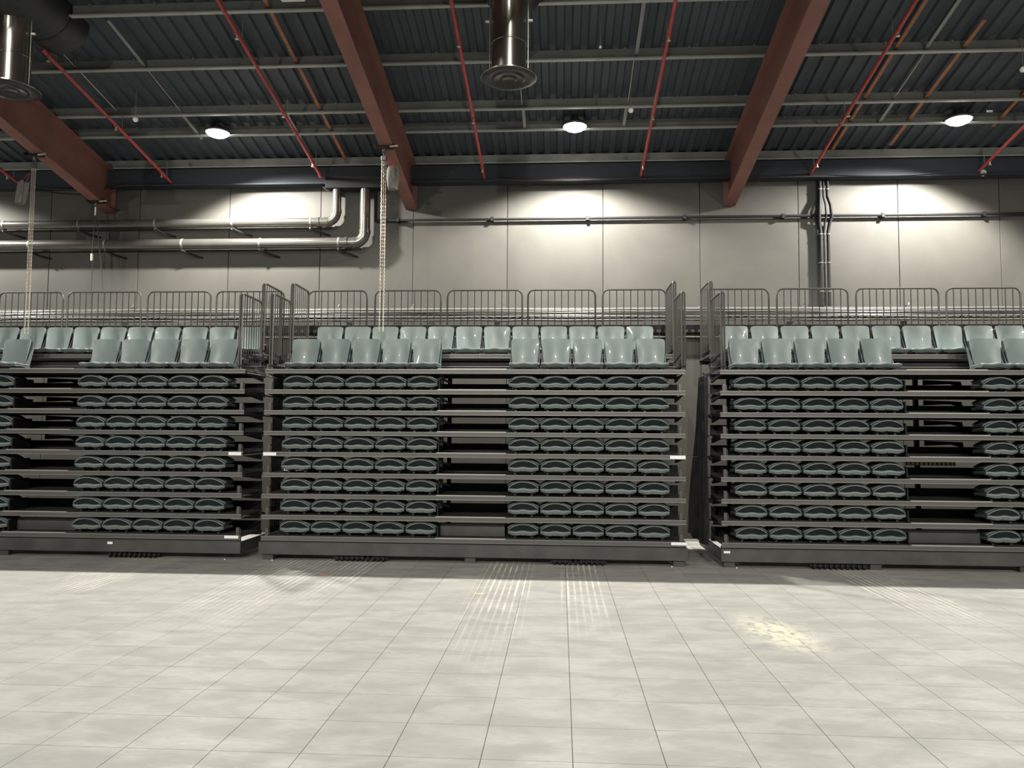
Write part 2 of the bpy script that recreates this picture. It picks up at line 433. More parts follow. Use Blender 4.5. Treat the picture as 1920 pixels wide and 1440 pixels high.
bar('tie_wire', -7.35, 14.45, 13.05, 0.06, 0.008, M['chain'], 'thin tie wire running on below the grey bar by the left duct', 'wire', G2)
bar('tie_wire', -5.33, 14.45, 13.05, 0.06, 0.008, M['chain'], 'thin tie wire left of the rusty bar over the left lamp', 'wire', G2)
bar('tie_wire', -0.74, 14.45, 13.05, 0.06, 0.008, M['chain'], 'thin tie wire hanging just below the middle diffuser', 'wire', G2)
bar('tie_wire', 1.24, 14.45, 13.05, 0.06, 0.008, M['chain'], 'thin tie wire running down to the white ball sensor', 'wire', G2)
bar('tie_wire', 6.08, 14.45, 13.05, 0.06, 0.008, M['chain'], 'thin tie wire right of the fourth red pipe', 'wire', G2)
bar('tie_wire', -8.6, 14.3, 12.3, 0.06, 0.007, M['chain'], 'faint tie wire beside the first red pipe, under the left duct', 'wire', G2)
G3 = 'rust-coloured bars under the roof'
bar('rusty_bar', -4.62, 16.3, 11.3, 0.07, 0.032, M['rust'], 'long orange-brown bar between the second red pipe and the middle-left beam', 'bar', G3, True)
bar('rusty_bar', 5.56, 16.2, 11.4, 0.07, 0.030, M['rust'], 'long orange-brown bar just right of the fourth red pipe', 'bar', G3, True)
bar('rusty_bar', 6.66, 16.0, 12.4, 0.07, 0.034, M['rust'], 'orange-brown bar left of the right lamp', 'bar', G3, True)
bar('rusty_bar', 8.35, 15.4, 13.6, 0.07, 0.030, M['rust'], 'faint brown bar right of the right lamp, near the frame edge', 'bar', G3, True)

# ------------------------------------------------------------ sprinkler pipes
sx = [(-8.48, 16.42, 'first from the left, passing behind the steel diffuser'), (-5.11, 16.1, 'second from the left, ending above the pipe elbows'), (-1.63, 16.4, 'third, between the left-middle beam and the round diffuser'),
      (1.67, 16.38, 'right of the middle lamp'), (5.155, 16.4, 'right of the right-hand beam, ending at the vertical conduits'), (8.52, 16.4, 'at the right edge beside the white bell')]
for x, ye, tx in sx+[(-11.9, 16.4, 'at the far left edge, behind the canvas chain bag')]:
    t = thing('sprinkler_pipe', (x, ye, 7.5+TAN*(YW-ye)), 'red sprinkler pipe under the roof, '+tx, 'pipe', 'red sprinkler pipes')
    L0 = ye+4
    yn = 11.95 if x == -8.48 else -4
    def lp(y, dz=0, dx=0): return (dx, y-ye, TAN*(ye-y)+dz)
    MB().tube([lp(ye), lp(ye-1.5, 0.006), lp(ye-3)]+([lp(ye-5, 0.006)] if yn < 0 else [])+[lp(yn)], 0.03, 8).obj('pipe', M['sprinkler'], t, True)
    MB().tube([lp(ye+0.02), lp(ye-0.06)], 0.04, 8).obj('end_cap', M['sprinkler'], t)
    for k, yy in enumerate((ye-0.55, ye-2.3, ye-4.3 if yn > 0 else ye-4.4)):
        MB().tube([lp(yy-0.04), lp(yy+0.04)], 0.038, 8).obj('coupling', M['sprinkler'], t)
        MB().tube([lp(yy, -0.02), lp(yy, -0.09)], 0.014, 6).tube([lp(yy, -0.09), lp(yy, -0.095)], 0.03, 8).obj('sprinkler_head', M['chain'], t)
        MB().tube([lp(yy+0.2, 0.03), lp(yy+0.2, 0.36)], 0.006, 5).obj('hanger_rod', M['purlin'], t)

# ------------------------------------------------------------ lamps
def lamp(x, y, z, tilt, label, body=True, power=SPOT_WALL, size=146, blend=0.38):
    t = thing('high_bay_lamp', (x, y, z), label, 'lamp', 'round high-bay lamps')
    MB().lathe([(0.16, 0.02), (0.24, 0.0), (0.25, 0.03), (0.20, 0.07), (0.10, 0.10), (0.08, 0.17)], n=24).obj('housing', M['lamp_body'], t, True)
    MB().lathe([(0.02, -0.085), (0.10, -0.075), (0.17, -0.045), (0.215, -0.01), (0.22, 0.012)], n=24).obj('lens', M['lens'], t, True)
    MB().tube([(0, 0, 0.17), (0, 0, 0.30)], 0.02, 6).box(-0.12, 0.12, -0.015, 0.015, 0.27, 0.285).obj('bracket', M['lamp_body'], t)
    ld = bpy.data.lights.new('lamp_light', 'SPOT'); ld.energy = power; ld.color = LAMP_COL
    ld.spot_size = math.radians(size); ld.spot_blend = blend; ld.shadow_soft_size = 0.10
    lo = bpy.data.objects.new('lamp_light', ld); C.objects.link(lo); lo.parent = t; lo.location = (0, 0, -0.20)
    lo.rotation_euler = (tilt[0], tilt[1], 0)
    return t
d = math.radians
lamp(-6.89, 15.0, 8.11, (d(0), d(-14)), 'glowing round lamp under the roof, left one of the three')
lamp(0.266, 15.0, 8.11, (d(0), 0), 'glowing round lamp under the roof, middle one right of the diffuser')
lamp(7.52, 15.0, 8.11, (d(0), d(14)), 'glowing round lamp under the roof, right one of the three')
# the same lamps carry on to both sides and in rows back over the hall (outside the view)
for x, sd in ((-14.1, 'left'), (14.7, 'right')):
    lamp(x, 15.0, 8.11, (0, 0), 'round high-bay lamp beyond the %s edge of the picture' % sd)
for x, sd in ((-14.1, 'leftmost'), (-6.89, 'second from left'), (0.266, 'middle'), (7.52, 'second from right'), (14.7, 'rightmost')):
    t = lamp(x, -9.0, 8.1, (0, 0), 'round flood lamp at the near hall end, outside the picture, %s' % sd, power=SPOT_HALL, size=66, blend=0.6)
    t.rotation_euler = (d(62), 0, 0)
for x, sd in ((-6.89, 'left'), (0.266, 'middle'), (7.52, 'right')):
    lamp(x, 5.2, 9.9, (0, 0), 'round high-bay lamp above the near floor, outside the picture, %s of three' % sd, power=850.0, size=164, blend=0.15)

# ------------------------------------------------------------ ducts and diffusers
def duct(x, yend, zc, r, label):
    t = thing('spiral_duct', (x, yend, zc), label, 'duct', 'dark spiral ducts')
    prof = []; y = 0.0
    prof = [(0.02, 0.0), (r*0.86, 0.0), (r, -0.05)]
    while y > -9.5:
        y -= 0.16
        prof += [(r, y), (r+0.004, y-0.006), (r, y-0.012)]
    mb = MB().lathe([(a, b_) for a, b_ in prof], n=48, axis='y')
    # lathe axis y puts offset in y
    mb.obj('duct_body', M['duct_mat'], t, 12)
    for k in range(3):
        MB().lathe([(r+0.003, -0.5-2.6*k), (r+0.008, -0.5-2.6*k), (r+0.008, -0.54-2.6*k), (r+0.003, -0.54-2.6*k)], n=32, axis='y').obj('duct_band', M['duct'], t)
        MB().tube([(r*0.9, -0.52-2.6*k, 0.2), (r*0.9, -0.52-2.6*k, 1.2)], 0.006, 5).obj('hanger_rod', M['purlin'], t)
    return t
duct(-8.33, 12.25, 8.86, 0.48, 'large dark spiral duct in the upper left corner')
duct(-0.73, 11.60, 8.93, 0.47, 'dark spiral duct at the top edge above the middle diffuser')
def diffuser(x, y, z, label):
    t = thing('ceiling_diffuser', (x, y, z), label, 'diffuser', 'round diffusers on drop ducts')
    prof = [(0.24, 0.0), (0.255, 0.01), (0.255, 0.50), (0.262, 0.505), (0.262, 0.525), (0.255, 0.53), (0.255, 1.12), (0.262, 1.13), (0.262, 1.15), (0.255, 1.16), (0.255, 1.35)]
    MB().lathe(prof, n=40).obj('drop_duct', M['steel_duct'], t, True)
    MB().lathe([(0.05, -0.02), (0.10, -0.03), (0.13, -0.012), (0.22, -0.028), (0.25, -0.008), (0.33, -0.022), (0.395, -0.012), (0.41, 0.0), (0.405, 0.012), (0.26, 0.03)], n=40).obj('diffuser_plate', M['duct'], t, True)
    MB().lathe([(0.404, -0.006), (0.414, 0.0), (0.414, 0.012), (0.404, 0.012)], n=40).obj('rim', M['steel_duct'], t, True)
    for sx_ in (-1, 1):
        MB().tube([(sx_*0.285, 0, 0.03), (sx_*0.285, 0, 1.3)], 0.005, 5).obj('hanger_rod', M['chain'], t)
        MB().box(sx_*0.32-0.03, sx_*0.32+0.03, -0.02, 0.02, 0.86, 0.885, 0.004).obj('clip', M['white'], t)
    return t
diffuser(-0.775, 11.2, 7.34, 'round diffuser plate on a shiny steel drop duct, top centre')
diffuser(-8.42, 11.2, 7.33, 'round diffuser plate on a shiny steel drop duct, at the left edge')

# small bits under the roof
def ball(x, y, z, label, r=0.05):
    t = thing('ball_sensor', (x, y, z), label, 'sensor', 'white ball sensors under the roof')
    MB().lathe([(0.005, -r), (r*0.6, -r*0.8), (r*0.95, -r*0.3), (r, 0), (r*0.9, r*0.45), (r*0.5, r*0.85), (0.01, r)], n=16).obj('globe', M['led_white'], t, True)
    MB().tube([(0, 0, r), (0, 0, roof_z(y)-z+0.02)], 0.005, 5).obj('stem', M['purlin'], t)
ball(-8.0, 13.94, 7.98, 'small white ball sensor beside the first red pipe at left')
ball(1.257, 13.94, 7.98, 'small white ball sensor right of the middle lamp')
ball(0.62, 12.22, 8.30, 'tiny dark-mounted ball sensor above the middle lamp', 0.022)
ball(7.56, 13.0, 8.15, 'white ball sensor cut by the right edge above the right lamp', 0.05)
t = thing('alarm_bell', (8.62, 16.3, 7.52), 'small round white bell at the end of the rightmost red pipe', 'bell')
MB().lathe([(0.02, -0.03), (0.06, -0.02), (0.07, 0.01), (0.05, 0.03)], n=16, axis='y').obj('bell_dome', M['white'], t, True)
MB().box(-0.03, 0.03, 0.02, 0.06, -0.03, 0.03).obj('bell_base', M['redtag'], t)
t = thing('white_luminaire', (-3.98, 11.0, 8.515), 'white rectangular batten light cut by the top edge', 'light fitting')
MB().box(-0.18, 0.18, -0.06, 0.06, 0.0, 0.06, 0.008).obj('housing', M['white'], t)
MB().tube([(-0.1, 0, 0.06), (-0.1, 0, 0.45)], 0.005, 5).tube([(0.1, 0, 0.06), (0.1, 0, 0.45)], 0.005, 5).obj('hanger_rod', M['purlin'], t)
tag(MB().box(7.72, 7.82, 14.40, 14.42, 8.02, 8.05).obj('white_tag', M['label']), 'tiny white tag on a purlin right of the right lamp', 'tag')

# ------------------------------------------------------------ wall pipes
def big_pipe(z0, xe, r, ztop, label):
    t = thing('wall_pipe', (xe, 16.30, z0), label, 'pipe', 'large glossy pipes on the back wall')
    MB().tube([(-13.0, 0, 0.0), (-6, 0, 0.0), (-0.22, 0, 0)], r, 20).obj('pipe_run', M['pipe'], t, True)
    e = [(-0.22+0.0, 0, 0)]+[(-0.22+0.22*math.sin(a), 0, 0.22-0.22*math.cos(a)) for a in [PI/2*k/6 for k in range(1, 7)]]
    MB().tube(e, r*1.05, 20).obj('elbow', M['pipe'], t, True)
    MB().tube([(0, 0, 0.22), (0, 0, ztop-z0)], r, 20).obj('riser', M['pipe'], t, True)
    for p0, p1 in (((-0.24, 0, 0), (-0.17, 0, 0)), ((-0.42, 0, 0), (-0.36, 0, 0)), ((0, 0, 0.20), (0, 0, 0.27))):
        MB().tube([p0, p1], r*1.12, 20).obj('collar', M['pipe'], t, True)
    for k in range(6):
        xb = -0.55-1.72*k
        m_ = MB().tube([(xb-0.018, 0, 0), (xb+0.018, 0, 0)], r*1.07, 20)
        m_.box(xb-0.03, xb+0.03, -0.02, 0.02, -r-0.05, -r+0.01)
        m_.obj('pipe_clip', M['tray'], t)
        MB().tube([(xb, -0.04, -r-0.03), (xb+0.16, 0.05, -r-0.10), (xb+0.36, 0.18, -r-0.15)], 0.022, 6).obj('bracket', M['black'], t)
    return t
big_pipe(6.635, -4.81, 0.096, 7.6, 'upper glossy black pipe along the back wall, turning up at the left elbow')
big_pipe(6.18, -4.19, 0.111, 7.6, 'lower glossy black pipe along the back wall, turning up at the right elbow')
t = thing('junction_box', (-4.42, 16.3, 7.30), 'matt black box at the wall top where the two pipe risers end', 'box')
MB().box(-0.62, 0.62, -0.13, 0.13, 0.04, 0.30, 0.01).obj('box_body', M['black'], t)
tag(MB().tube([(-5.2, 16.35, 7.5), (-5.05, 16.36, 7.35), (-4.9, 16.33, 7.32)], 0.025, 8).obj('flexible_tube', M['black']), 'short black flexible tube curving from the red pipe to the elbow riser', 'tube')
mb = MB().tube([(-4.0, 16.42, 7.35), (-4.0, 16.42, 6.69), (0, 16.42, 6.695), (9, 16.42, 6.70), (16, 16.42, 6.70)], 0.032, 8)
t = tag(mb.obj('conduit', M['black'], None, True), 'long thin black pipe running level across the back wall', 'pipe')
for k in range(9):
    MB().box(-3.5+2.03*k-0.03, -3.5+2.03*k+0.03, 16.38, 16.49, 6.65, 6.74).obj('pipe_clip', M['black'], t)
# vertical conduits
for k, (x, tx) in enumerate(((5.375, 'left thick one of the three'), (5.45, 'middle thin one of the three'), (5.53, 'right one of the three'))):
    r = (0.04, 0.02, 0.033)[k]; bx = (-0.04, 0.03, 0.06)[k]
    t = thing('vertical_conduit', (x, 16.40, 4.8), 'black vertical conduit below the right sprinkler pipe end, '+tx, 'pipe', 'vertical conduits on the back wall')
    MB().tube([(0, 0, 0), (0, 0, 1.55), (bx*0.6, 0, 1.75), (bx, -0.06, 1.86), (bx*0.7, -0.06, 2.1), (0.0, 0, 2.3), (0, 0, 2.68)], r, 10).obj('pipe', M['black'], t, True)
    for zz in (0.3, 0.9, 1.5, 2.45):
        MB().tube([(0, 0, zz-0.012), (0, 0, zz+0.012)], r+0.008, 10).obj('pipe_clip', M['cable_grey'], t)

# cables along the eaves
def sag(x0, x1, y, z, s, n=14, jit=0.0): return [(x0+(x1-x0)*k/n, y+random.uniform(-jit, jit), z-s*4*(k/n)*(1-k/n)+random.uniform(-jit, jit)) for k in range(n+1)]
GC = 'cables along the eaves'
tag(MB().tube(sag(-1.4, 1.6, 16.22, 7.50, 0.05), 0.014, 6).obj('eaves_cable', M['cable'], None, True), 'dark cable sagging along the eaves between third and fourth red pipes', 'cable', GC)
tag(MB().tube(sag(-1.0, 1.65, 16.24, 7.50, 0.03), 0.008, 6).obj('eaves_cable', M['dullred'], None, True), 'thin dull red cable on the eaves between third and fourth red pipes', 'cable', GC)
tag(MB().tube(sag(5.3, 7.9, 16.22, 7.52, 0.05), 0.013, 6).obj('eaves_cable', M['cable'], None, True), 'dark cable sagging along the eaves right of the vertical conduits', 'cable', GC)
tag(MB().tube(sag(-11.6, -9.4, 16.2, 7.48, 0.10), 0.016, 6).obj('eaves_cable', M['cable'], None, True), 'dark cable drooping at the eaves behind the left beam', 'cable', GC)
tag(MB().tube([(-10.6, 16.2, 7.35), (-10.2, 16.1, 7.2), (-9.93, 15.9, 7.0)], 0.008, 6).obj('eaves_cable', M['cable'], None, True), 'thin cable slanting down to the small clamp on the left beam', 'cable', GC)

# ------------------------------------------------------------ cable trays on the back wall
def ladder(z0, z1, y, label, name):
    t = thing(name, (0, y, z0), label, 'cable tray')
    hh = z1-z0
    for zz, hgt in ((0, 0.035), (hh-0.035, 0.035)):
        MB().box(XL+0.5, XR-0.5, -0.02, 0.02, zz, zz+hgt).obj('side_rail', M['tray'], t)
    mb_ = MB(); 
    mb_.box(XL+0.5, XR-0.5, 0.03, 0.036, 0.04, 0.085)
    k = XL+0.6
    while k < XR-0.6:
        mb_.box(k, k+0.085, 0.025, 0.04, 0.03, hh*0.55); k += 0.16
    tag(mb_.obj('slotted_rungs', M['tray'], t), kind='stuff')
    return t
ladder(4.47, 4.76, 16.30, 'galvanised cable ladder across the back wall behind the rear rails', 'cable_tray')
t = thing('trunking', (0, 16.36, 4.22), 'dark slotted trunking below the cable ladder on the back wall', 'cable tray')
MB().box(XL+0.5, XR-0.5, 0.0, 0.1, 0.02, 0.19).obj('channel', M['black'], t)
MB().box(XL+0.5, XR-0.5, -0.02, 0.1, -0.07, -0.055).obj('lower_strip', M['tray'], t)
mb = MB(); k = XL+0.6
while k < XR-0.6: mb.box(k, k+0.07, -0.008, 0.0, 0.04, 0.09); k += 0.14
tag(mb.obj('slot_covers', M['base'], t), kind='stuff')
zc = [4.715, 4.68, 4.655, 4.625, 4.60, 4.57, 4.53, 4.50]
desc = ['topmost', 'second from top', 'third from top', 'fourth from top', 'fifth from top', 'sixth from top', 'seventh from top', 'lowest']
for k, z in enumerate(zc):
    pts = [(XL+0.6+(XR-XL-1.2)*q/70, 16.255-0.01*(k % 3)+random.uniform(-0.008, 0.008), z+random.uniform(-0.007, 0.007)) for q in range(71)]
    tag(MB().tube(pts, 0.011+0.003*(k % 2), 6).obj('tray_cable', M['cable_grey'] if k % 2 else M['cable'], None, True),
        ('grey' if k % 2 else 'black')+' cable on the wall cable ladder, '+desc[k], 'cable', 'cables on the wall ladder')
# small lights/clips sitting on the tray
for k, x in enumerate((-9.3, -4.75, -3.15, -1.2, 2.9, 5.0, 7.1)):
    t = thing('tray_fixing', (x, 16.38, 4.76), 'small grey fixing above the cable ladder, %s from the left' % ordn(k), 'bracket', 'fixings above the cable ladder')
    MB().box(-0.05, 0.05, -0.03, 0.05, 0.0, 0.05, 0.006).obj('foot', M['rail'], t)
    MB().tube([(0, 0, 0.05), (0.02, 0.02, 0.10)], 0.018, 8).obj('bolt', M['rail'], t)

# ------------------------------------------------------------ chains, hoist bags
def chain_mesh(length, pitch=0.034):
    mb_ = MB(); n_ = int(length/pitch)
    for k in range(n_):
        z = -k*pitch; a = (k % 2)*PI/2; ca, sa = math.cos(a), math.sin(a)
        ring = []
        for q in range(8):
            th = 2*PI*q/8; ox = 0.0105*math.cos(th); oz = 0.021*math.sin(th)
            ring.append((ox*ca, ox*sa, z+oz))
        n4 = 4; vs_ = []; fs = []
        for q in range(8):
            c = Vector(ring[q]); rad = (c-Vector((0, 0, z))).normalized(); nrm = Vector((-sa, ca, 0))
            for s_ in range(n4):
                an = 2*PI*s_/n4; vs_.append(c+(rad*math.cos(an)+nrm*math.sin(an))*0.0042)
        for q in range(8):
            for s_ in range(n4):
                fs.append((q*n4+s_, ((q+1) % 8)*n4+s_, ((q+1) % 8)*n4+(s_+1) % n4, q*n4+(s_+1) % n4))
        mb_.add(vs_, fs)
    return mb_
def clamp(t, bz=0.0):
    MB().box(-0.17, 0.17, -0.06, 0.06, -0.03, -0.001, 0.008).box(-0.19, -0.15, -0.05, 0.05, -0.01, 0.05).box(0.15, 0.19, -0.05, 0.05, -0.01, 0.05).obj('clamp_jaw', M['black'], t)
    MB().tube([(0.12, -0.07, -0.015), (0.27, -0.07, 0.0)], 0.018, 8).obj('clamp_screw', M['chain'], t)
    MB().tube([(0, 0, -0.02), (0, 0, -0.09)], 0.03, 8).tube([(-0.025, 0, -0.10), (0.0, 0, -0.16), (0.03, 0, -0.10)], 0.010, 6).obj('shackle', M['lamp_body'], t)
def hoist(x, y, z, nlong, label, bagside, baglabel):
    t = thing('chain_hoist', (x, y, z), label, 'hoist', 'chain hoists hung on the beams')
    clamp(t)
    MB().box(-0.05, 0.05, -0.04, 0.04, -0.26, -0.17, 0.01).tube([(0, 0, -0.16), (0, 0, -0.18)], 0.02, 8).obj('hook_block', M['lamp_body'], t)
    ch = chain_mesh(3.2).mesh('chain', M['chain']); ch2 = chain_mesh(2.05).mesh('chain', M['chain'])
    for dx, m_ in ((-0.035, ch), (0.035, ch), (0.0, ch2)):
        link('chain', m_, t, (dx, 0, -0.24))
    # canvas chain bag
    bt = thing('chain_bag', (x+bagside[0], y, z+bagside[1]), baglabel, 'bag', 'chain bags')
    def bag(u, v):
        a = u*PI; rr = (0.10+0.02*math.sin(3*a)*(1-v)+0.012*math.sin(5*a+1)) * (0.72+0.33*math.sin(PI*min(1, 0.25+v*0.6)))
        return (rr*math.cos(a)*1.0+0.03*v*bagside[2], rr*0.8*math.sin(a), -0.02-0.42*v+0.02*math.sin(4*a)*(1-v))
    mb_ = MB(); nu, nv = 20, 8
    P = [bag(-1+2*i/nu, j/nv) for j in range(nv+1) for i in range(nu)]
    mb_.add(P, [(j*nu+i, j*nu+(i+1) % nu, (j+1)*nu+(i+1) % nu, (j+1)*nu+i) for j in range(nv) for i in range(nu)]+[tuple(range(nv*nu, nv*nu+nu)), tuple(reversed(range(nu)))])
    mb_.obj('canvas', M['bag'], bt, True)
    MB().tube([(-0.06, 0, -0.02), (-bagside[0]*0.6, 0, 0.16)], 0.005, 6).tube([(0.06, 0, -0.02), (-bagside[0]*0.6, 0, 0.16)], 0.005, 6).obj('strap', M['redtag'], bt)
    return t
hoist(-3.26, 13.99, 7.39, 1, 'double steel chain hung from the middle-left beam clamp', (0.16, -0.36, 0.2), 'grey canvas chain bag beside the chain on the middle-left beam')
hoist(-10.04, 14.07, 7.37, 1, 'double steel chain hung from the far left beam clamp', (-0.20, -0.50, -1), 'rumpled grey canvas chain bag beside the far left chain')
t = thing('cable_sling', (-9.95, 15.94, 7.03), 'thin steel sling hung from the small clamp near the left beam end', 'sling')
clamp(t)
MB().tube([(0, 0, -0.16), (-0.04, 0, -1.15)], 0.008, 6).tube([(0.0, 0, -0.16), (0.12, 0, -1.0), (0.30, 0, -2.4)], 0.010, 6).tube([(-0.02, 0, -1.25), (-0.02, 0, -2.3)], 0.008, 6).obj('wire', M['rail'], t)
MB().tube([(-0.04, 0, -1.13), (-0.04, 0, -1.28)], 0.03, 8).tube([(0.0, 0, -0.12), (0, 0, -0.3)], 0.02, 8).obj('hook', M['chain'], t)

# ------------------------------------------------------------ seats
DP = 0.35
def deck_z(i): return 0.395+DP*i if i < 8 else (3.19 if i == 8 else 3.545)
def pan_fn(dz=0.0, hw=0.262, y0=0.0, dep=0.42, curl=0.0):
    def f(u, v):
        yy = y0+0.05*abs(u)**4*(1-v)+dep*v
        zz = 0.138+dz+0.008*math.cos(2*PI*u)*(1-0.5*v)-0.012*abs(u)**6-0.018*max(0, (0.15-v)/0.15)**2-0.03*v*0.6
        return (hw*u*(1-0.03*(1-v)*abs(u)**3), yy, zz)
    return f
pan = MB().shell(pan_fn(), 18, 5, lambda u, v: (0, 0.004*(1-v), -0.024)).mesh('seat_pan', M['seat'], True)
pan_up = MB().shell(pan_fn(), 18, 5, lambda u, v: (0, 0.004*(1-v), -0.022)).mesh('seat_pan', M['seat'], True)
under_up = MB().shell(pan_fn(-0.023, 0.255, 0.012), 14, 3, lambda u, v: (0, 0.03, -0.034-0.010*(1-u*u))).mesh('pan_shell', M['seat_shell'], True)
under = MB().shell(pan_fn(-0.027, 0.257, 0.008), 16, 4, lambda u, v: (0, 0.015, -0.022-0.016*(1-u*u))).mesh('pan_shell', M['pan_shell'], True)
bracket = MB().box(-0.20, 0.20, 0.08, 0.40, 0.04, 0.068).box(-0.16, -0.12, 0.12, 0.38, 0.0, 0.045).box(0.12, 0.16, 0.12, 0.38, 0.0, 0.045).mesh('bracket', M['seat_dark'])
handle = MB().box(-0.035, 0.035, -0.006, 0.02, 0.060, 0.072).mesh('handle', M['seat_shell'])
# folded back: arched sheet lying over the pan
def arch(zc_, a, hw, y0, dep, rise):
    def f(u, v):
        return (hw*u, y0+0.035*abs(u)**3*(1-v)+dep*v, zc_-a*(abs(u)**2.2)+rise*v*(1-u*u)-0.018*max(0, (0.10-v)/0.10)**2)
    return f
fold_back = MB().shell(arch(0.258, 0.100, 0.250, 0.015, 0.40, 0.0), 18, 5, lambda u, v: (0, 0.002, -0.015)).mesh('backrest', M['seat'], True)
fold_shell = MB().shell(arch(0.277, 0.085, 0.262, 0.05, 0.36, 0.0), 16, 4, lambda u, v: (0, 0.0, -0.020)).mesh('back_shell', M['seat_shell'], True)
fold_fill = MB().shell(arch(0.244, 0.098, 0.243, 0.045, 0.35, 0.0), 14, 3, lambda u, v: (0, 0, -0.098+0.092*abs(u)**2.2)).mesh('cavity_shade', M['cavity_shade'], True)  # solid filling the hollow under the folded back, painted as dark shade
# upright back
def up(zb, zt, hw, y0, lean, cc):
    def f(u, v):
        c_ = 1-0.12*(1-v)**1.5-0.05*max(0, (v-0.90)/0.10)**2
        yy = y0+lean*v-cc*(u*u)+0.015*math.sin(PI*v)*(1-u*u)
        zz = zb+(zt-zb)*v-0.02*abs(u)**6*max(0, (v-0.7)/0.3)
        return (hw*u*c_, yy, zz)
    return f
up_back = MB().shell(up(0.135, 0.585, 0.245, 0.40, 0.10, 0.035), 14, 10, lambda u, v: (0, 0.018, 0)).mesh('backrest', M['seat'], True)
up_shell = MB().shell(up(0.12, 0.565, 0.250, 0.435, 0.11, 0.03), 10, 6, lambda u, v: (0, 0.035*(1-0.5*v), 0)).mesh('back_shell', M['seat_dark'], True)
def hp(s_):
    return MB().prism([(0.30, 0.06), (0.44, 0.06), (0.55, 0.42), (0.52, 0.44), (0.40, 0.20)], s_*0.245-0.008, s_*0.245+0.008).mesh('hinge_plate', M['seat_shell'])
hinge = hp(-1); hinge2 = hp(1)
SEAT = {'fold': [('seat_pan', pan), ('backrest', fold_back), ('back_shell', fold_shell), ('cavity_shade', fold_fill), ('pan_shell', under), ('bracket', bracket), ('handle', handle)],
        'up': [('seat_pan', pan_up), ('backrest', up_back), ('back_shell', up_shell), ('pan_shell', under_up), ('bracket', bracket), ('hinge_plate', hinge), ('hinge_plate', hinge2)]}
SUB = {'pan_shell': 'seat_pan', 'handle': 'seat_pan', 'cavity_shade': 'backrest', 'back_shell': 'backrest'}
def seat(kind, x, y, z, label, group):
    t = thing('auditorium_seat', (x, y, z), label, 'seat', group)
    made = {}
    for nm, me in SEAT[kind]:
        made[nm] = link(nm, me, made.get(SUB.get(nm), t))
    return t

# ------------------------------------------------------------ seating banks
Y0 = 12.95
rowtxt = ['lowest', 'second', 'third', 'fourth', 'fifth', 'sixth', 'seventh', 'eighth']
def fascia_mb(x0, x1, y, ztop):
    mb_ = MB().box(x0, x1, y, y+0.03, ztop-0.062, ztop-0.012)
    mb_.box(x0, x1, y-0.004, y+0.0, ztop-0.040, ztop-0.036)
    return mb_
def trim_mb(x0, x1, y, ztop):
    return MB().box(x0, x1, y-0.010, y+0.03, ztop-0.012, ztop).box(x0, x1, y-0.008, y+0.03, ztop-0.072, ztop-0.062)
def rail_panel(t, p0, p1, z0, z1, nb, r=0.016, rc=0.10, br=0.0085):
    p0 = Vector((*p0, 0)); p1 = Vector((*p1, 0)); L_ = (p1-p0).length; dr = (p1-p0)/L_
    def P(s, z): q = p0+dr*s; return (q.x, q.y, z)
    path = [P(0, z0), P(0, z1-rc)]+[P(rc-rc*math.cos(a), z1-rc+rc*math.sin(a)) for a in [PI/2*k/5 for k in range(1, 6)]]
    path += [P(L_-rc+rc*math.sin(a), z1-rc+rc*math.cos(a)) for a in [PI/2*k/5 for k in range(0, 6)]]+[P(L_, z0)]
    MB().tube(path, r, 8).obj('rail_frame', M['rail'], t, True)
    MB().tube([P(0, z0+0.07), P(L_, z0+0.07)], r*0.8, 6).obj('bottom_rail', M['rail'], t, True)
    me = MB().tube([(0, 0, z0+0.07), (0, 0, z1-0.005)], br, 6, caps=False).mesh('baluster', M['rail'], True)
    for k in range(nb):
        s = L_*(k+1)/(nb+1); q = p0+dr*s
        link('baluster', me, t, (q.x, q.y, 0))

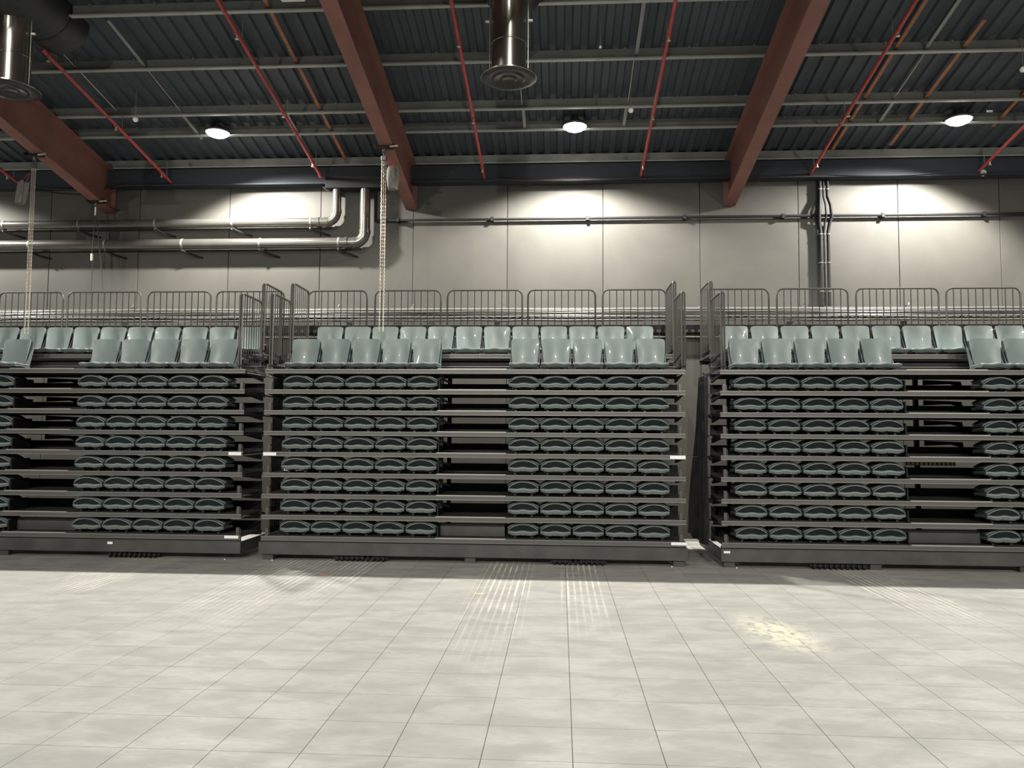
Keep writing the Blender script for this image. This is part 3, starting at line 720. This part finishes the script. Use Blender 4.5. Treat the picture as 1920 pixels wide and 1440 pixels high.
def bank(nm, x0, x1, aisles, left_end, right_end, legs):
    t = thing('seating_bank', (0, 0, 0), {'left': 'folded black retractable seating bank at the left with white tag near its right end',
        'middle': 'folded black retractable seating bank in the middle of the hall', 'right': 'folded black retractable seating bank at the right with curtain on its side'}[nm], 'seating bank', 'retractable seating banks')
    for i in range(10):
        zt = deck_z(i); y = Y0 if i < 9 else 13.94; yb = y+0.93+(0.12 if i == 9 else 0)
        xa, xb = (x0, x1) if i < 9 else (x0+0.02, x1-0.02)
        dk = MB().box(xa, xb, y+0.03, yb, zt-0.030, zt-0.004).box(xa, xb, yb-0.05, yb, zt-0.09, zt-0.03).obj('deck', M['deck'], t)
        fascia_mb(xa, xb, y, zt).obj('fascia', M['fascia'], dk)
        trim_mb(xa, xb, y, zt).obj('edge_trim', M['fascia_trim'], dk)
        if i < 9:
            for a0, a1 in aisles:
                MB().box(a0, a1, y-0.012, y+0.045, zt, zt+0.010).obj('aisle_nosing', M['nosing'], dk)
        # low riser board at the back of the deck
        if i < 8:
            MB().box(xa, xb, yb-0.06, yb-0.03, zt, zt+0.155).obj('riser_board', M['black'], dk)
        elif i == 8:
            MB().box(xa, xb, 13.86, 13.90, zt+0.0, zt+0.11).obj('riser_board', M['base'], dk)
            MB().box(xa, xb, 13.90, 13.93, zt+0.11, zt+0.20).obj('riser_shade_strip', M['black'], dk)  # black strip painting the shade of the gap under the upper deck
            MB().box(xa, xb, 13.80, 13.86, zt+0.115, zt+0.125).obj('riser_trim', M['fascia_trim'], dk)
        # rail sockets standing at the deck ends
        if i < 8:
            for on, ex in ((left_end, x0+0.075), (right_end, x1-0.075)):
                if on: MB().box(ex-0.028, ex+0.028, Y0+0.05, Y0+0.10, zt-0.003, zt+0.125, 0.003).box(ex+0.036, ex+0.044, Y0+0.06, Y0+0.09, zt, zt+0.10).obj('rail_socket', M['rail'], dk)
        # tapered cantilever arms at the ends and by the aisles, black
        if i > 0:
            xs = [x for on, x in ((left_end, x0+0.02), (right_end, x1-0.05)) if on]
            for ax in xs:
                MB().prism([(Y0+0.05, zt-0.072), (Y0+0.9, zt-0.072), (Y0+0.9, zt-0.16), (Y0+0.6, zt-0.13)], ax, ax+0.03).obj('cantilever_arm', M['black'], dk)
    # base beam
    bb = MB().box(x0-0.02, x1+0.02, Y0-0.04, Y0+0.0, 0.098, 0.292, 0.004).obj('base_beam', M['base'], t)
    MB().box(x0-0.02, x1+0.02, Y0-0.045, Y0+0.02, 0.292, 0.300).obj('beam_lip', M['fascia'], bb)
    MB().box(x0, x1, Y0, Y0+0.04, 0.30, 0.335).obj('beam_gap', M['black'], bb)
    for on, ex in ((left_end, x0-0.02), (right_end, x1-0.005)):
        MB().box(ex, ex+0.025, Y0, Y0+1.9, 0.098, 0.292).obj('side_beam', M['base'], bb)
    for ex in ([x0+0.22] if left_end else [])+([x1-0.24] if right_end else []):
        MB().lathe([(0.004, -0.01), (0.014, -0.008), (0.016, 0.0)], ex, Y0-0.043, 10, 'y').obj('bolt', M['chain'], bb)
    # foot blocks
    k = x0+0.12
    while k < x1:
        MB().box(k-0.09, k+0.09, Y0+0.02, Y0+0.14, 0.0, 0.10, 0.006).obj('foot', M['base'], t)
        k += (x1-x0-0.24)/4 if nm == 'middle' else 2.3
    # rear legs
    for lx in legs:
        MB().box(lx-0.035, lx+0.035, 14.20, 14.27, 0.0, 3.44).obj('rear_leg', M['black'], t)
    for lx in legs:
        MB().box(lx-0.03, lx+0.03, 13.95, 14.9, 0.0, 0.08).obj('foot_rail', M['black'], t)
    MB().box(x0+0.1, x1-0.1, 14.22, 14.26, 0.6, 0.66).obj('cross_brace', M['black'], t)
    # board closing the lowest aisle
    for a0, a1 in aisles:
        MB().box(a0+0.03, a1-0.03, Y0+0.32, Y0+0.34, 0.40, 0.60).obj('kick_board', M['base'], t)
        for i in range(8):
            z_ = deck_z(i)
            MB().box(a0+0.002, a0+0.02, Y0+0.12, Y0+0.6, z_, z_+0.19).obj('end_plate', M['black'], t)
    return t

B1 = bank('left', -11.9, -5.34, [(-9.50, -8.38)], False, True, [-11.3, -8.75, -6.2])
B2 = bank('middle', -4.99, 2.035, [(-2.05, -0.90)], True, True, [-4.6, -2.02, 1.6])
B3 = bank('right', 2.60, 9.9, [(5.57, 6.82)], True, False, [3.0, 6.25, 9.2])
# mechanism arms seen through the aisles
for bk, xs in ((B1, (-9.55, -9.1)), (B3, (6.3, 6.75))):
    for i in range(4, 8):
        z_ = deck_z(i)
        MB().prism([(xs[0], z_+0.26), (xs[1]+0.18, z_+0.235), (xs[1]+0.20, z_+0.13), (xs[1], z_+0.19), (xs[0], z_+0.17)], 14.02, 14.06, 'y').obj('folding_arm', M['black'], bk)
# aisle side brackets, middle bank
for i in range(1, 8):
    z_ = deck_z(i)
    MB().box(-2.05, -1.98, Y0+0.20, Y0+0.30, z_+0.12, z_+0.27).tube([(-2.0, Y0+0.15, z_+0.2), (-1.88, Y0+0.35, z_+0.14)], 0.02, 6).obj('hinge_bracket', M['black'], B2)
# white labels
def lab(bk, x0, x1, z0, z1, y=Y0-0.012): MB().box(x0, x1, y-0.003, y, z0, z1).obj('label_plate', M['label'], bk)
lab(B1, -5.58, -5.36, deck_z(4)-0.062, deck_z(4)-0.010); lab(B2, -4.985, -4.76, deck_z(4)-0.062, deck_z(4)-0.010); lab(B2, 1.78, 2.03, deck_z(4)-0.062, deck_z(4)-0.010)
lab(B1, -5.61, -5.37, 0.345, 0.392); lab(B2, 1.79, 2.04, 0.345, 0.392)
lab(B1, -7.61, -7.52, 0.225, 0.265, Y0-0.045); lab(B3, 2.62, 2.72, 0.235, 0.27, Y0-0.045)

# drive rollers under the base beams
for k, (xa, bk, tx) in enumerate(((-7.58, B1, ''), (-3.70, B2, ''), (-0.11, B2, ''), (4.02, B3, ''))):
    ax = MB().tube([(xa-0.05, Y0-0.02, 0.052), (xa+0.87, Y0-0.02, 0.052)], 0.010, 6).box(xa-0.03, xa+0.85, Y0+0.02, Y0+0.05, 0.03, 0.10).obj('roller_axle', M['black'], bk)
    me = MB().lathe([(0.012, -0.018), (0.040, -0.018), (0.045, -0.010), (0.045, 0.010), (0.040, 0.018), (0.012, 0.018)], n=14, axis='x').mesh('roller', M['black'], True)
    hb = MB().lathe([(0.004, 0.02), (0.020, 0.018), (0.022, -0.024), (0.004, -0.026)], n=10, axis='x').mesh('hub', M['cable_grey'])
    for q in range(10):
        o = link('roller', me, ax, (xa+0.02+q*0.086, Y0-0.02, 0.046))

# ---- seats in the banks
blk = {'L': [(-9.80, 'single visible seat left of the aisle', 0)], }
def rowseats(bankname, side, xs, rows, first_from):
    for i in rows:
        for k, x in enumerate(xs):
            if len(xs) == 1: pos = 'the one seat seen '+side
            else: pos = ordn(k)+' from left, '+side
            if i < 8:
                seat('fold', x, Y0+0.10, deck_z(i), 'folded grey-green seat, %s row up, %s, %s bank' % (rowtxt[i], pos, bankname) if i else 'folded grey-green seat, lowest row, %s, %s bank' % (pos, bankname), 'folded seats of the %s bank' % bankname)
            elif i == 8:
                seat('up', x, Y0+0.10, deck_z(8), 'opened grey-green seat, front upper row, %s, %s bank' % (pos, bankname), 'opened front-row seats on top of the %s bank' % bankname)
R8 = range(0, 9)
rowseats('left', 'left of aisle', [-9.79], R8, 0)
rowseats('left', 'right of aisle', [-8.12+0.5405*k for k in range(5)], R8, 0)
rowseats('middle', 'left of aisle', [-4.475+0.5365*k for k in range(5)], R8, 0)
rowseats('middle', 'right of aisle', [-0.614+0.5385*k for k in range(5)], R8, 0)
rowseats('right', 'left of aisle', [3.11+0.549*k for k in range(5)], R8, 0)
rowseats('right', 'right of aisle', [7.075, 7.625], R8, 0)
for bn, xs in (('left', [-10.727+0.5373*k for k in range(10)]), ('middle', [-4.343+0.527*k for k in range(12)]), ('right', [3.171+0.5393*k for k in range(10)])):
    for k, x in enumerate(xs):
        seat('up', x, 14.02, deck_z(9)-0.004, 'opened grey-green seat, rear upper row, %s from left, %s bank' % (ordn(k), bn), 'opened rear-row seats on top of the %s bank' % bn)
# ------------------------------------------------------------ guard rails
GR = 'rear guard rails behind the top seats'
rear = {'left': [(-11.26, -9.93), (-9.83, -8.32), (-8.18, -6.90), (-6.78, -5.42)],
        'middle': [(-4.93, -3.77), (-3.61, -2.32), (-2.19, -0.74), (-0.63, 0.66), (0.80, 2.00)],
        'right': [(2.66, 3.92), (4.07, 5.38), (5.53, 7.03), (7.17, 8.50), (8.64, 9.8)]}
for bn, lst in rear.items():
    for k, (a, b_) in enumerate(lst):
        t = thing('guard_rail', ((a+b_)/2, 14.95, deck_z(9)), 'grey rear guard rail panel, %s from the left behind the %s bank' % (ordn(k), bn), 'guard rail', GR)
        h_ = (b_-a)/2; nb = max(6, round((b_-a)/0.128)-1)
        rail_panel(t, (-h_, 0), (h_, 0), 0.0, 1.345, nb, r=0.017, rc=0.12)
GS = 'side guard rails at the bank ends'
for x, ends in ((-5.44, 'right end of the left bank'), (-4.90, 'left end of the middle bank'), (2.0, 'right end of the middle bank'), (2.64, 'left end of the right bank')):
    for y0_, y1_, zb, zt, tx in ((13.0, 13.86, deck_z(8), 4.49, 'front'), (14.0, 14.86, deck_z(9), 4.86, 'rear')):
        t = thing('side_rail_panel', (x, (y0_+y1_)/2, zb), 'grey side guard rail, %s panel at the %s' % (tx, ends), 'guard rail', GS)
        hl = (y1_-y0_)/2
        rail_panel(t, (0, -hl), (0, hl), 0.0, zt-zb, 7, r=0.019, rc=0.07, br=0.0075)
        s_ = 0.045 if x in (2.0, 2.64) else -0.04
        MB().tube([(s_, -hl, 0), (s_, -hl, zt-zb-0.04), (s_*0.5, -hl+0.01, zt-zb)], 0.017, 8).obj('doubled_post', M['rail'], t, True)
        MB().box(-0.05, 0.05, -hl-0.03, hl*0.2, 0.05, 0.075, 0.004).box(-0.035, 0.035, -hl+0.05, -hl+0.22, 0.09, 0.19, 0.01).obj('clamp', M['black'], t)

# ------------------------------------------------------------ rods and arms at the bank sides
for bk, x0, x1 in ((B1, -5.33, -5.02), (B3, 2.36, 2.60)):
    for i in range(1, 9):
        z_ = deck_z(i)-0.06
        if bk is B1:
            MB().tube([(x0, Y0+0.05, z_), (x1, Y0+0.85, z_-(0.05 if i > 5 else -0.04))], 0.012, 6).obj('brace_rod', M['cable_grey'] if i in (4, 8) else M['black'], bk)
        else:
            MB().tube([(x1, Y0+0.05, z_), (x1-0.10, Y0+0.55, z_+0.02), (x1-0.12, Y0+0.85, z_+0.06)], 0.016, 6).obj('brace_rod', M['black'], bk)
            MB().tube([(x1-0.10, Y0+0.30, z_), (x1-0.13, Y0+0.27, z_)], 0.03, 8).obj('end_knob', M['cable_grey'] if i % 2 else M['black'], bk)

# ------------------------------------------------------------ curtains
def curtain(name, quad, label, nx=36, nz=14, amp=0.025, waves=9):
    """quad: top-front, top-rear, bottom-rear, bottom-front (y,z); hangs in the plane x"""
    x, (tf, tr, br, bf) = quad
    mb_ = MB(); 
    def f(u, v):
        s = (u+1)/2
        tp = Vector(tf).lerp(Vector(tr), s); bt = Vector(bf).lerp(Vector(br), s)
        p = tp.lerp(bt, v)
        return (x+amp*(0.5+0.5*v)*math.sin(s*waves*2*PI+0.7*math.sin(3*v))+0.010*math.sin(s*31+v*9), p.x, p.y+0.02*math.sin(s*17)*v)
    mb_.shell(f, nx*2, nz, lambda u, v: (0.006, 0, 0))
    o = mb_.obj(name, M['curtain'], None, True)
    return tag(o, label, 'curtain', 'black side curtains')
curtain('side_curtain', (2.41, ((13.12, 3.12), (13.75, 3.12), (15.25, 0.28), (13.15, 0.30))), 'black side curtain hanging on the left end of the right bank')
curtain('side_curtain', (-5.25, ((14.0, 3.35), (14.62, 3.35), (14.62, 0.12), (14.0, 0.12))), 'narrow black curtain in the gap between the left and middle banks', nx=18, waves=5)

# ------------------------------------------------------------ small things
t = tag(MB().box(-4.93, -3.86, 13.80, 13.812, 1.36, 1.69).obj('white_board', M['label']), 'white sheet of board behind the lower left seats of the middle bank', 'board')
for k, (xa, xb, n_) in enumerate(((5.97, 6.78, 11), (3.62, 3.78, 3), (4.20, 4.33, 3), (-8.34, -8.2, 2))):
    t = thing('painted_slot_light', ((xa+xb)/2, 14.0, 1.655), 'row of yellow painted-light patches deep inside the %s bank, %s' % ('left' if xa < 0 else 'right', ['in the aisle', 'behind the first seat gap', 'behind the second seat gap', 'by the aisle'][k]), 'tape', 'yellow painted-light patches inside the banks')
    MB().box(xa-(xa+xb)/2-0.01, xb-(xa+xb)/2+0.01, 0.004, 0.03, -0.03, 0.035).obj('strip', M['base'], t)
    for q in range(n_):
        x_ = xa-(xa+xb)/2+(xb-xa)*(q+0.15)/n_
        MB().box(x_, x_+(xb-xa)/n_*0.62, -0.002, 0.004, -0.028+0.006*(q % 2), 0.03).obj('slot_light_patch', M['yellow'], t)  # yellow patch imitating light in the slots, painted in plain colour
tag(MB().box(-3.57, -3.44, 11.66, 11.685, 0.0, 0.003).obj('floor_tape', M['orange']), 'short orange-white tape strip on the floor in the shadow by the middle bank', 'tape')
tag(MB().box(-1.14, -1.00, 10.51, 10.53, 0.0, 0.003).obj('floor_tape', M['yellow']), 'short orange-yellow tape strip on the lit floor near the track marks', 'tape')
tag(MB().tube([(2.03, 13.2, 1.745), (2.2, 13.6, 1.75), (2.40, 13.9, 1.745)], 0.006, 5).obj('gap_cable', M['chain']), 'thin pale cable across the gap between the middle and right banks', 'cable')
